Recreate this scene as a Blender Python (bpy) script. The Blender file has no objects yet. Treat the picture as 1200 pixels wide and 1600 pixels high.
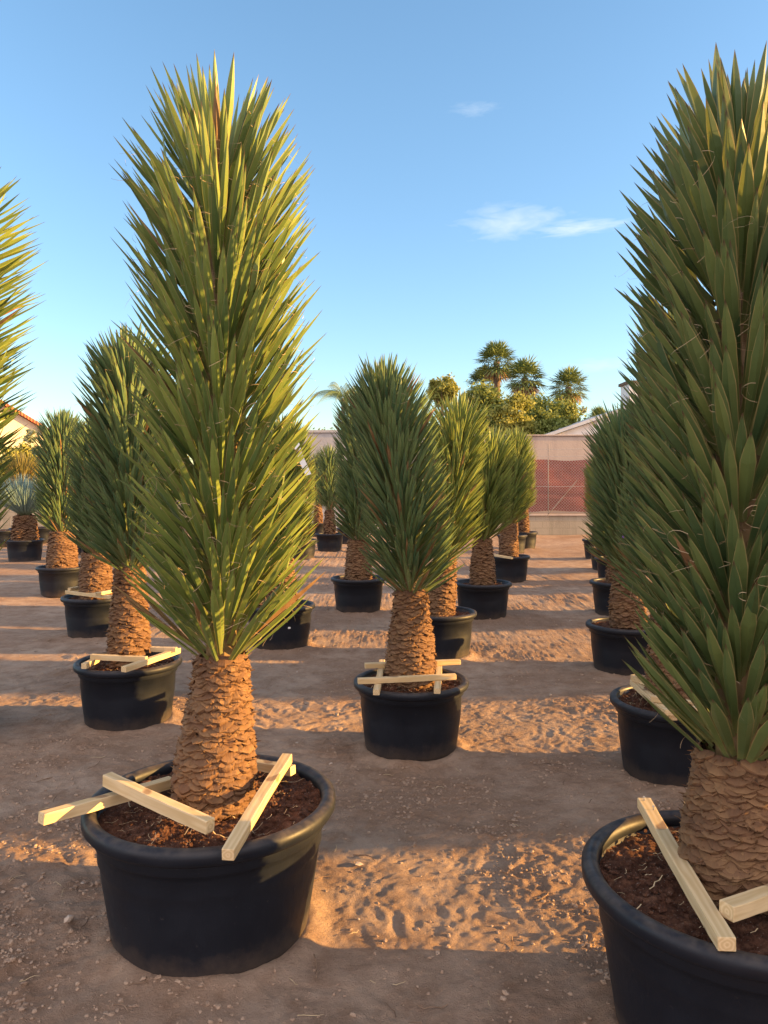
import bpy, math, random
import numpy as np
from mathutils import Vector, Matrix
R = math.radians
S = bpy.context.scene
COL = S.collection
random.seed(7)
# ------------------------------------------------------------------ camera
H_CAM, FPX, HOR = 1.55, 1200.0, 754.0          # eye height, focal length in px of a 1200x1600 frame, horizon row
cd = bpy.data.cameras.new('camera'); cam = bpy.data.objects.new('camera', cd); COL.objects.link(cam)
cam.location = (0, 0, H_CAM); cam.rotation_euler = (R(90), 0, 0)
cd.sensor_fit = 'VERTICAL'; cd.sensor_height = 32.0; cd.lens = 32.0*FPX/1600.0
cd.shift_y = -(800-HOR)/1600.0
cd.clip_start = 0.05; cd.clip_end = 2000
S.camera = cam
# ------------------------------------------------------------------ light
SUN_EL, SUN_BACK = 9.2, 3.0                    # elevation; degrees behind pure right
az = R(SUN_BACK); el = R(SUN_EL)
sdir = Vector((math.cos(az)*math.cos(el), -math.sin(az)*math.cos(el), math.sin(el)))   # towards the sun
sl = bpy.data.lights.new('sun', 'SUN'); sl.energy = 5.0; sl.angle = R(0.5); sl.color = (1.0, 0.56, 0.165)
sun = bpy.data.objects.new('sun', sl); COL.objects.link(sun)
sun.rotation_euler = sdir.to_track_quat('Z', 'Y').to_euler(); sun.location = sdir*60
W = bpy.data.worlds.new("World"); S.world = W; W.use_nodes = True
nt = W.node_tree; nt.nodes.clear()
def wn(t, **k):
    n = nt.nodes.new(t)
    for a, b in k.items(): setattr(n, a, b)
    return n
sky = wn('ShaderNodeTexSky', sky_type='NISHITA'); sky.sun_disc = False
sky.sun_elevation = el; sky.sun_rotation = math.atan2(sdir.x, sdir.y)
sky.altitude = 0; sky.air_density = 1.0; sky.dust_density = 0.4; sky.ozone_density = 1.5
hs = wn('ShaderNodeHueSaturation'); hs.inputs['Saturation'].default_value = 1.17
nt.links.new(sky.outputs[0], hs.inputs['Color'])
tc = wn('ShaderNodeTexCoord'); geo_dir = tc.outputs['Generated']
sxyz = wn('ShaderNodeSeparateXYZ'); nt.links.new(geo_dir, sxyz.inputs[0])
def mrange(sock, a, b, c, d):
    m = wn('ShaderNodeMapRange', interpolation_type='SMOOTHSTEP'); nt.links.new(sock, m.inputs['Value'])
    for k, v in zip(('From Min', 'From Max', 'To Min', 'To Max'), (a, b, c, d)): m.inputs[k].default_value = v
    return m.outputs[0]
def wmix(f, a, b, mode='MIX'):
    m = wn('ShaderNodeMixRGB', blend_type=mode)
    for k, v in (('Fac', f), ('Color1', a), ('Color2', b)):
        if isinstance(v, bpy.types.NodeSocket): nt.links.new(v, m.inputs[k])
        else: m.inputs[k].default_value = v
    return m.outputs[0]
low = wmix(mrange(sxyz.outputs[2], .0, .55, 0, 1), (.72, .78, .92, 1), (1.06, 1, 1, 1))
skycol = wmix(1.0, hs.outputs[0], low, 'MULTIPLY')
# added fill light: unseen bright warm glow over the sky half behind the photographer
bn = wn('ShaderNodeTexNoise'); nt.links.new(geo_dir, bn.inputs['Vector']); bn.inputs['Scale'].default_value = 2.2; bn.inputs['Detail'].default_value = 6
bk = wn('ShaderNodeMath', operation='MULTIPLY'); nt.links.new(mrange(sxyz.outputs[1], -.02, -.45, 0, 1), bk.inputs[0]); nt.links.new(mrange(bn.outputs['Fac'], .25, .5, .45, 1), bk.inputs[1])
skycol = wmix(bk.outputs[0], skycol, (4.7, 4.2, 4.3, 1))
# thin cirrus wisps, placed by direction
def cloud(px, py, sx, sy, rot, seed, amt):
    d = Vector(((px-600)/FPX, 1.0, (HOR-py)/FPX)).normalized()
    sub = wn('ShaderNodeVectorMath', operation='SUBTRACT'); nt.links.new(geo_dir, sub.inputs[0]); sub.inputs[1].default_value = d
    mp = wn('ShaderNodeMapping', vector_type='POINT'); nt.links.new(sub.outputs[0], mp.inputs[0])
    mp.inputs['Rotation'].default_value = (0, R(rot), 0); mp.inputs['Scale'].default_value = (1/sx, 1/sx, 1/sy)
    ln = wn('ShaderNodeVectorMath', operation='LENGTH'); nt.links.new(mp.outputs[0], ln.inputs[0])
    nz = wn('ShaderNodeTexNoise'); nt.links.new(mp.outputs[0], nz.inputs['Vector']); nz.inputs['Scale'].default_value = 2.1
    nz.inputs['Detail'].default_value = 7; nz.inputs['Distortion'].default_value = 0.6
    add = wn('ShaderNodeMath', operation='MULTIPLY_ADD'); nt.links.new(nz.outputs['Fac'], add.inputs[0]); add.inputs[1].default_value = -1.6; nt.links.new(ln.outputs['Value'], add.inputs[2])
    mr = wn('ShaderNodeMapRange'); nt.links.new(add.outputs[0], mr.inputs['Value'])
    mr.inputs['From Min'].default_value = 0.20; mr.inputs['From Max'].default_value = -1.6
    mr.inputs['To Min'].default_value = 0; mr.inputs['To Max'].default_value = amt
    return mr.outputs[0]
cs = [cloud(800, 346, .065, .021, 4, 1, .72), cloud(908, 355, .060, .010, -2, 2, .85), cloud(742, 170, .030, .008, 18, 3, .28), cloud(940, 570, .045, .010, 3, 4, .40)]
acc = cs[0]
for c in cs[1:]:
    m = wn('ShaderNodeMath', operation='MAXIMUM'); nt.links.new(acc, m.inputs[0]); nt.links.new(c, m.inputs[1]); acc = m.outputs[0]
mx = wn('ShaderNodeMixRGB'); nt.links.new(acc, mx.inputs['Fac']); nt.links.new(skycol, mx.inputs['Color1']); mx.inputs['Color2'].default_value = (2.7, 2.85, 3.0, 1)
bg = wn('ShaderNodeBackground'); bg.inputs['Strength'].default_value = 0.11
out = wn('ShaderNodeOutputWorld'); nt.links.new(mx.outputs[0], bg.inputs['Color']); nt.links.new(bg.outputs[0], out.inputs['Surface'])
S.view_settings.view_transform = 'Standard'; S.view_settings.look = 'None'
S.view_settings.exposure = 1.95; S.view_settings.gamma = 1.0
S.cycles.max_bounces = 8; S.cycles.transparent_max_bounces = 8

# ------------------------------------------------------------------ helpers
def at(px, py, z=0.0):
    """world point at height z seen at pixel (px,py) of the 1200x1600 photograph"""
    Y = (H_CAM - z)*FPX/(py-HOR)
    return Vector(((px-600)/FPX*Y, Y, z))
def atY(px, py, Y):
    return Vector(((px-600)/FPX*Y, Y, H_CAM-(py-HOR)/FPX*Y))
_lat = np.random.RandomState(11).rand(256, 256)
def vnoise(x, y):
    xi = np.floor(x).astype(int); yi = np.floor(y).astype(int); fx = x-xi; fy = y-yi
    fx = fx*fx*fx*(fx*(fx*6-15)+10); fy = fy*fy*fy*(fy*(fy*6-15)+10)
    a = _lat[xi & 255, yi & 255]; b = _lat[(xi+1) & 255, yi & 255]; c = _lat[xi & 255, (yi+1) & 255]; d = _lat[(xi+1) & 255, (yi+1) & 255]
    return (a*(1-fx)+b*fx)*(1-fy)+(c*(1-fx)+d*fx)*fy*1.0
def fbm(x, y, oct=4, ox=0.0):
    s = 0; a = .5; t = 0
    for o in range(oct):
        s = s+a*vnoise(x*2**o+ox+17.3*o, y*2**o+ox*.7+9.1*o); t += a; a *= .5; x, y = x*.825-y*.565, x*.565+y*.825
    return s/t
def mesh_np(name, verts, faces_list, mats, matidx=None, attr=None, smooth=False):
    """verts (n,3) array; faces_list: list of int arrays (m,k)"""
    me = bpy.data.meshes.new(name)
    verts = np.asarray(verts, dtype=np.float32)
    me.vertices.add(len(verts)); me.vertices.foreach_set('co', verts.ravel())
    loops = np.concatenate([f.ravel() for f in faces_list]).astype(np.int32)
    tot = np.concatenate([np.full(len(f), f.shape[1]) for f in faces_list]).astype(np.int32)
    st = np.concatenate([[0], np.cumsum(tot)[:-1]]).astype(np.int32)
    me.loops.add(len(loops)); me.loops.foreach_set('vertex_index', loops)
    me.polygons.add(len(tot)); me.polygons.foreach_set('loop_start', st); me.polygons.foreach_set('loop_total', tot)
    for m in (mats if isinstance(mats, (list, tuple)) else [mats]): me.materials.append(m)
    if matidx is not None: me.polygons.foreach_set('material_index', np.asarray(matidx, dtype=np.int32))
    me.polygons.foreach_set('use_smooth', np.full(len(tot), bool(smooth)))
    me.update(calc_edges=True)
    if attr is not None:
        a = me.attributes.new('lc', 'FLOAT_COLOR', 'POINT'); a.data.foreach_set('color', np.asarray(attr, dtype=np.float32).ravel())
    me.validate()
    return me
def link(name, me, parent=None, loc=None):
    o = bpy.data.objects.new(name, me); COL.objects.link(o)
    if parent is not None: o.parent = parent
    if loc is not None: o.location = loc
    return o
def tag(o, label=None, cat=None, group=None, kind=None):
    if label: o['label'] = label
    if cat: o['category'] = cat
    if group: o['group'] = group
    if kind: o['kind'] = kind
    return o
def thing(name, label, cat, loc=(0, 0, 0), rz=0, group=None):
    o = bpy.data.objects.new(name, None); COL.objects.link(o); o.location = loc; o.rotation_euler = (0, 0, rz); o.empty_display_size = .1
    return tag(o, label, cat, group)
class MB:
    """collects quads / tris"""
    def __init__(s): s.v = []; s.f = []; s.mi = []
    def add(s, vs, fs, m=0):
        b = len(s.v); s.v.extend([tuple(v) for v in vs]); s.f.extend([tuple(i+b for i in f) for f in fs]); s.mi.extend([m]*len(fs))
    def box(s, x0, x1, y0, y1, z0, z1, m=0):
        s.add([(x0,y0,z0),(x1,y0,z0),(x1,y1,z0),(x0,y1,z0),(x0,y0,z1),(x1,y0,z1),(x1,y1,z1),(x0,y1,z1)],
              [(0,3,2,1),(4,5,6,7),(0,1,5,4),(1,2,6,5),(2,3,7,6),(3,0,4,7)], m)
    def tube(s, pts, rad, n=6, m=0, cap=True):
        pts = [Vector(p) for p in pts]; rings = []
        for i, p in enumerate(pts):
            d = (pts[min(i+1, len(pts)-1)]-pts[max(i-1, 0)]).normalized()
            a = d.cross(Vector((0, 0, 1)) if abs(d.z) < .9 else Vector((1, 0, 0))).normalized(); b = d.cross(a)
            r = rad[i] if isinstance(rad, (list, tuple)) else rad
            rings.append([p+a*math.cos(2*math.pi*k/n)*r+b*math.sin(2*math.pi*k/n)*r for k in range(n)])
        vs = [v for rg in rings for v in rg]; fs = []
        for i in range(len(pts)-1):
            for k in range(n): fs.append((i*n+k, i*n+(k+1) % n, (i+1)*n+(k+1) % n, (i+1)*n+k))
        if cap: fs.append(tuple(range(n))[::-1]); fs.append(tuple((len(pts)-1)*n+k for k in range(n)))
        s.add(vs, fs, m)
    def build(s, name, mats, parent=None, smooth=False, loc=None, bevel=0):
        me = bpy.data.meshes.new(name); me.from_pydata(s.v, [], s.f)
        for mm in (mats if isinstance(mats, (list, tuple)) else [mats]): me.materials.append(mm)
        me.polygons.foreach_set('material_index', s.mi); me.polygons.foreach_set('use_smooth', [smooth]*len(s.f)); me.update()
        o = link(name, me, parent, loc)
        if bevel:
            b = o.modifiers.new('bevel', 'BEVEL'); b.width = bevel; b.segments = 2
        return o

# ------------------------------------------------------------------ materials
class NM:
    def __init__(s, name):
        s.m = bpy.data.materials.new(name); s.m.use_nodes = True; s.t = s.m.node_tree; s.t.nodes.clear()
        s.out = s.t.nodes.new('ShaderNodeOutputMaterial')
    def n(s, t, ins=None, **k):
        n = s.t.nodes.new(t)
        for a, b in k.items(): setattr(n, a, b)
        for a, b in (ins or {}).items():
            if isinstance(b, bpy.types.NodeSocket): s.t.links.new(b, n.inputs[a])
            elif b is not None: n.inputs[a].default_value = b
        return n
    def coord(s, kind='Object', scale=(1, 1, 1), rot=(0, 0, 0)):
        c = s.n('ShaderNodeTexCoord'); return s.n('ShaderNodeMapping', {'Vector': c.outputs[kind], 'Scale': scale, 'Rotation': rot}).outputs[0]
    def noise(s, vec, sc, det=4, rough=.55, dist=0): return s.n('ShaderNodeTexNoise', {'Vector': vec, 'Scale': sc, 'Detail': det, 'Roughness': rough, 'Distortion': dist}).outputs['Fac']
    def ramp(s, fac, stops):
        r = s.n('ShaderNodeValToRGB', {'Fac': fac}); e = r.color_ramp.elements
        while len(e) < len(stops): e.new(.5)
        for i, (p, c) in enumerate(stops): e[i].position = p; e[i].color = (*c, 1) if len(c) == 3 else c
        return r.outputs[0]
    def rng(s, v, a, b, c=0., d=1.): return s.n('ShaderNodeMapRange', {'Value': v, 'From Min': a, 'From Max': b, 'To Min': c, 'To Max': d}).outputs[0]
    def mix(s, f, a, b, mode='MIX'):
        return s.n('ShaderNodeMixRGB', {'Fac': f, 'Color1': a if not isinstance(a, tuple) else (*a, 1), 'Color2': b if not isinstance(b, tuple) else (*b, 1)}, blend_type=mode).outputs[0]
    def math(s, op, a, b=None): return s.n('ShaderNodeMath', {0: a, **({1: b} if b is not None else {})}, operation=op).outputs[0]
    def bump(s, h, st, d=.01): return s.n('ShaderNodeBump', {'Height': h, 'Strength': st, 'Distance': d}).outputs[0]
    def bsdf(s, col, rough=.6, bump=None, spec=.5, **kw):
        ins = {'Base Color': col if not isinstance(col, tuple) else (*col, 1), 'Roughness': rough, 'Specular IOR Level': spec}
        if bump is not None: ins['Normal'] = bump
        ins.update(kw)
        return s.n('ShaderNodeBsdfPrincipled', ins).outputs[0]
    def done(s, sh): s.t.links.new(sh, s.out.inputs['Surface']); return s.m
def simple(name, c1, c2, sc=4, rough=.8, bs=.3, bsc=40, bd=.01, spec=.3):
    m = NM(name); v = m.coord(); col = m.ramp(m.noise(v, sc, 6), [(.3, c1), (.7, c2)])
    return m.done(m.bsdf(col, rough, m.bump(m.noise(v, bsc, 4), bs, bd), spec))

def leaf_mat(name, g1, g2, edge, transl=.22, blue=0):
    m = NM(name)
    a = m.n('ShaderNodeAttribute', attribute_name='lc'); sp = m.n('ShaderNodeSeparateColor', {0: a.outputs['Color']})
    v, u, r = sp.outputs[0], sp.outputs[1], sp.outputs[2]; k = a.outputs['Alpha']
    col = m.mix(r, tuple(c*.72 for c in g1), tuple(c*1.12 for c in g2))
    oc = m.coord('Object', (30, 30, 30)); col = m.mix(m.math('MULTIPLY', m.noise(oc, .35, 4), .45), col, tuple(c*.62 for c in g1))
    col = m.mix(m.rng(v, .25, .0), col, (.26, .27, .10))
    ab = m.math('ABSOLUTE', m.math('SUBTRACT', u, .5))
    col = m.mix(m.rng(ab, .42, .5, 0, .75), col, edge)
    col = m.mix(m.rng(v, .93, .975), col, (.075, .04, .028))
    dead = m.ramp(m.noise(oc, .6, 3), [(.3, (.17, .085, .04)), (.7, (.36, .22, .11))])
    col = m.mix(k, dead, col)
    b = m.bump(m.noise(m.coord('Object', (60, 60, 8)), 3, 3), .12, .002)
    p = m.bsdf(col, .42, b, .45)
    tr = m.n('ShaderNodeBsdfTranslucent', {'Color': m.mix(.5, col, (.42, .42, .06))}).outputs[0]
    return m.done(m.n('ShaderNodeMixShader', {0: transl, 1: p, 2: tr}).outputs[0])
M = {}
M['leaf'] = leaf_mat('yucca_leaf', (.105, .185, .058), (.25, .315, .07), (.42, .31, .14), .20)
M['leaf_broad'] = leaf_mat('yucca_leaf_broad', (.070, .135, .055), (.145, .195, .060), (.42, .31, .14), .16)
M['leaf_fine'] = leaf_mat('yucca_leaf_fine', (.075, .165, .085), (.165, .235, .085), (.34, .27, .13), .16)
M['leaf_gold'] = leaf_mat('yucca_leaf_gold', (.16, .16, .05), (.25, .20, .07), (.38, .27, .12))
M['leaf_blue'] = leaf_mat('yucca_leaf_blue', (.17, .28, .27), (.26, .38, .35), (.30, .36, .28), .12)
def mk_fibre():
    m = NM('fibre'); return m.done(m.bsdf((.40, .29, .17), .7))
M['fibre'] = mk_fibre()
def mk_trunk():
    m = NM('trunk_scales'); a = m.n('ShaderNodeAttribute', attribute_name='lc'); sp = m.n('ShaderNodeSeparateColor', {0: a.outputs['Color']})
    o = m.coord('Object'); n1 = m.noise(o, 22, 6); n2 = m.noise(o, 5, 4)
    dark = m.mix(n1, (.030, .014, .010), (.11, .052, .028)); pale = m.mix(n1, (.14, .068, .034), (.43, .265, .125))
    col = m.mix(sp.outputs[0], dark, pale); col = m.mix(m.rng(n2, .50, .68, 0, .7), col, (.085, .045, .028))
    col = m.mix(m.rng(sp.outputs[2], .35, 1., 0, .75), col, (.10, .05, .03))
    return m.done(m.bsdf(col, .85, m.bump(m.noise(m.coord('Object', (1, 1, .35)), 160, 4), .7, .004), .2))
M['trunk'] = mk_trunk()
def mk_pot():
    m = NM('black_plastic'); o = m.coord('Object'); n = m.noise(o, 9, 5)
    geo = m.n('ShaderNodeNewGeometry'); sx = m.n('ShaderNodeSeparateXYZ', {0: o}).outputs[2]
    dust = m.math('MULTIPLY', m.rng(m.math('ADD', sx, m.math('MULTIPLY', m.noise(o, 14, 7, .7), .16)), .19, .07), .55)
    col = m.mix(n, (.004, .006, .011), (.008, .011, .018)); col = m.mix(dust, col, (.12, .085, .06))
    up = m.n('ShaderNodeSeparateXYZ', {0: geo.outputs['Normal']}).outputs[2]
    col = m.mix(m.math('MULTIPLY', m.rng(up, .3, .95), m.rng(m.noise(o, 26, 4), .35, .75, .1, .6)), col, (.13, .10, .075))
    spots = m.rng(m.noise(o, 60, 2), .70, .76, 0, .35); col = m.mix(spots, col, (.07, .06, .055))
    sc = m.noise(m.coord('Object', (8, 8, 1.2)), 6, 5)
    return m.done(m.bsdf(col, m.rng(n, .3, .7, .42, .6), m.bump(m.math('ADD', m.noise(o, 240, 3), m.math('MULTIPLY', sc, 3.)), .12, .002), .32))
M['pot'] = mk_pot()
def mk_soil():
    m = NM('potting_soil'); o = m.coord('Object'); n = m.noise(o, 30, 8, .7)
    col = m.ramp(n, [(.25, (.035, .018, .012)), (.5, (.105, .048, .030)), (.75, (.24, .125, .075))])
    col = m.mix(m.rng(m.noise(o, 140, 2), .66, .72, 0, .8), col, (.36, .30, .24))
    return m.done(m.bsdf(col, .95, m.bump(m.noise(o, 90, 8, .75), 1., .012), .1))
M['soil'] = mk_soil()
def mk_wood():
    m = NM('pine_wood'); o = m.coord('Object', (1, 22, 22)); g = m.noise(o, 3, 6, .6, 1.2)
    w = m.n('ShaderNodeTexWave', {'Vector': m.coord('Object', (.6, 9, 9), (R(20), 0, 0)), 'Scale': 3.5, 'Distortion': 5, 'Detail': 3, 'Detail Scale': 1.4}, wave_type='RINGS').outputs['Fac']
    col = m.mix(w, (.56, .40, .20), (.70, .54, .31)); col = m.mix(m.math('MULTIPLY', g, .4), col, (.44, .29, .14))
    kn = m.rng(m.noise(m.coord('Object', (7, 16, 16)), 1.1, 1), .70, .76); col = m.mix(m.math('MULTIPLY', kn, .7), col, (.18, .09, .045))
    return m.done(m.bsdf(col, .7, m.bump(g, .35, .003), .25))
M['wood'] = mk_wood()
def mk_ground():
    m = NM('dry_earth'); o = m.coord('Object'); n1 = m.noise(o, .9, 6, .6, .4); n2 = m.noise(o, 6, 8, .68); n3 = m.noise(o, 45, 6, .7)
    col = m.ramp(n1, [(.30, (.31, .205, .138)), (.5, (.39, .272, .190)), (.7, (.46, .335, .240))])
    col = m.mix(m.rng(n2, .40, .68, 0, .75), col, (.20, .115, .068))
    col = m.mix(m.rng(n3, .5, .75, 0, .5), col, (.47, .32, .21))
    a = m.n('ShaderNodeAttribute', attribute_name='lc'); sp = m.n('ShaderNodeSeparateColor', {0: a.outputs['Color']})
    col = m.mix(m.math('MULTIPLY', sp.outputs[0], .45), col, (.235, .135, .08))
    sk = m.noise(m.coord('Object', (3, 22, 1), (0, 0, R(14))), 1.6, 4); col = m.mix(m.rng(sk, .60, .75, 0, .35), col, (.13, .088, .062))
    col = m.mix(m.rng(m.noise(o, 120, 3), .67, .72, 0, .55), col, (.075, .05, .035))
    b = m.bump(m.math('ADD', m.math('ADD', m.math('MULTIPLY', n3, 1.1), m.math('MULTIPLY', m.noise(o, 24, 6, .75), .45)), m.noise(o, 160, 6, .75)), .9, .011)
    return m.done(m.bsdf(col, .95, b, .12))
M['ground'] = mk_ground()
M['clod'] = simple('soil_clod', (.26, .17, .115), (.42, .30, .21), 9, .95, .8, 120, .006, .1)
M['stone'] = simple('pebble', (.30, .22, .16), (.46, .37, .29), 12, .85, .4, 120, .004, .2)
M['twig'] = simple('twig', (.10, .06, .04), (.30, .20, .13), 12, .9, .5, 80, .003, .1)
def mk_plaster(name, c1, c2, stain, zs=1.0, courses=0):
    m = NM(name); o = m.coord('Object'); col = m.ramp(m.noise(o, .5, 7, .62), [(.3, c1), (.7, c2)])
    st = m.noise(m.coord('Object', (1.6, 1.6, .16)), 1.3, 6, .65); col = m.mix(m.rng(st, .48, .72, 0, .65), col, stain)
    h = m.noise(o, 25, 5)
    if courses:
        br = m.n('ShaderNodeTexBrick', {'Vector': m.coord('Object', (1, 1, 1), (R(90), 0, 0)), 'Scale': 1.0, 'Mortar Size': .012, 'Brick Width': .4, 'Row Height': .2, 'Color1': (1, 1, 1, 1), 'Color2': (.86, .86, .86, 1), 'Mortar': (.55, .52, .5, 1)})
        col = m.mix(.35, col, br.outputs[0], 'MULTIPLY')
    return m.done(m.bsdf(col, .92, m.bump(h, .4, .02), .15))
M['wall_beige'] = mk_plaster('beige_plaster', (.40, .315, .255), (.47, .38, .31), (.31, .24, .20))
M['wall_grey'] = mk_plaster('grey_concrete', (.33, .32, .32), (.44, .42, .40), (.22, .21, .20))
M['block'] = mk_plaster('block_wall', (.28, .24, .18), (.38, .33, .25), (.13, .12, .07), 1, 1)
M['white_wall'] = mk_plaster('white_render', (.62, .60, .57), (.72, .70, .66), (.5, .47, .44))
M['yellow_wall'] = mk_plaster('cream_render', (.66, .56, .38), (.74, .64, .45), (.55, .45, .30))
def mk_tile(name, c1, c2):
    m = NM(name); o = m.coord('Object'); w = m.n('ShaderNodeTexWave', {'Vector': o, 'Scale': 2.2, 'Distortion': .6}, bands_direction='X').outputs['Fac']
    col = m.mix(m.noise(o, 3, 5), c1, c2); col = m.mix(m.math('MULTIPLY', w, .4), col, tuple(c*.5 for c in c1))
    return m.done(m.bsdf(col, .85, m.bump(w, .8, .05), .2))
M['tile'] = mk_tile('clay_tile', (.42, .12, .06), (.52, .20, .10)); M['tile_pale'] = mk_tile('pale_clay_tile', (.50, .26, .16), (.60, .35, .22))
M['grey_roof'] = simple('grey_sheet', (.42, .42, .42), (.52, .52, .50), 2, .7, .2, 20)
def mk_net():
    m = NM('red_shade_net'); o = m.coord('Object'); n = m.noise(o, 1.4, 5)
    col = m.ramp(n, [(.3, (.235, .060, .042)), (.7, (.33, .095, .068))])
    we = m.n('ShaderNodeTexChecker', {'Vector': m.coord('Object', (1, 1, 1), (0, R(45), 0)), 'Scale': 18, 'Color1': (1, 1, 1, 1), 'Color2': (.78, .78, .78, 1)}).outputs[0]
    col = m.mix(.6, col, we, 'MULTIPLY')
    p = m.bsdf(col, .9, None, .1); tr = m.n('ShaderNodeBsdfTranslucent', {'Color': col}).outputs[0]
    return m.done(m.n('ShaderNodeMixShader', {0: .25, 1: p, 2: tr}).outputs[0])
M['net'] = mk_net()
M['wire'] = simple('galvanised_wire', (.28, .27, .26), (.40, .38, .36), 20, .5, .1, 60)
M['post'] = simple('fence_post_metal', (.16, .14, .13), (.24, .21, .19), 8, .6, .1, 60)
M['bark'] = simple('bark', (.10, .07, .05), (.20, .15, .11), 6, .9, .8, 25, .03, .1)
M['dish'] = simple('pale_metal', (.60, .58, .54), (.7, .68, .62), 6, .5, .1, 30)
M['glass'] = simple('dark_window', (.04, .05, .06), (.07, .08, .09), 3, .15, .0, 5, .01, .6)
M['tagpaper'] = simple('white_tape', (.72, .70, .66), (.80, .78, .74), 9, .6, .2, 60, .003)
M['purple'] = simple('violet_petal', (.20, .12, .50), (.30, .18, .62), 30, .6, .1, 60)
M['straw'] = simple('straw', (.45, .33, .18), (.55, .42, .25), 30, .8, .1, 60)
def foliage(name, c1, c2, tr=.3):
    m = NM(name); a = m.n('ShaderNodeAttribute', attribute_name='lc'); sp = m.n('ShaderNodeSeparateColor', {0: a.outputs['Color']})
    col = m.mix(sp.outputs[2], c1, c2); p = m.bsdf(col, .6, None, .3)
    t = m.n('ShaderNodeBsdfTranslucent', {'Color': m.mix(.4, col, (.35, .38, .04))}).outputs[0]
    return m.done(m.n('ShaderNodeMixShader', {0: tr, 1: p, 2: t}).outputs[0])
M['fol_green'] = foliage('tree_leaves', (.12, .16, .04), (.27, .29, .07))
M['fol_yellow'] = foliage('golden_leaves', (.17, .19, .045), (.33, .31, .07))
M['fol_olive'] = foliage('olive_leaves', (.17, .20, .12), (.32, .35, .24))
M['palm'] = foliage('palm_leaves', (.08, .13, .04), (.18, .22, .07), .15)
M['palm_dead'] = foliage('dry_palm_leaves', (.24, .15, .08), (.45, .31, .18), .15)

# ------------------------------------------------------------------ leaf geometry
def leaf_batch(base, dirv, out, L, wid, curl, rnd, live, rng, prof=None, fold=.37, segs=7):
    """n leaves as folded blades. base,dirv,out: (n,3)"""
    n = len(L)
    sv = np.array([0, .12, .3, .5, .68, .82, .93, 1.0]) if segs == 7 else np.linspace(0, 1, segs+1)
    if prof is None: pv = np.interp(sv, [0, .12, .45, .68, .85, .95, 1], [.68, .64, .92, 1.0, .62, .22, .012])
    else: pv = np.interp(sv, *prof)
    side = np.cross(dirv, out); side /= np.linalg.norm(side, axis=1, keepdims=True)+1e-9
    up = np.cross(side, dirv)                 # faces outward/down side
    tw = rng.normal(0, .13, n)[:, None]
    s2 = side*np.cos(tw)+up*np.sin(tw); u2 = -side*np.sin(tw)+up*np.cos(tw)
    V = np.zeros((n, len(sv), 3, 3)); A = np.zeros((n, len(sv), 3, 4))
    for i, s in enumerate(sv):
        c = base+dirv*(L*s)[:, None]+u2*(curl*L*s*s)[:, None]
        w = (wid*pv[i]*.5)[:, None]
        V[:, i, 0] = c-s2*w; V[:, i, 2] = c+s2*w; V[:, i, 1] = c+u2*w*fold*2*(1 if True else 0)
        A[:, i, :, 0] = s; A[:, i, 0, 1] = 0; A[:, i, 1, 1] = .5; A[:, i, 2, 1] = 1
        A[:, i, :, 2] = rnd[:, None]; A[:, i, :, 3] = live[:, None]
    m = len(sv); F = []
    for i in range(m-1):
        for k in range(2): F.append([i*3+k, i*3+k+1, (i+1)*3+k+1, (i+1)*3+k])
    F = np.array(F); FF = (F[None]+(np.arange(n)*m*3)[:, None, None]).reshape(-1, 4)
    return V.reshape(-1, 3), FF, A.reshape(-1, 4)

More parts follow.
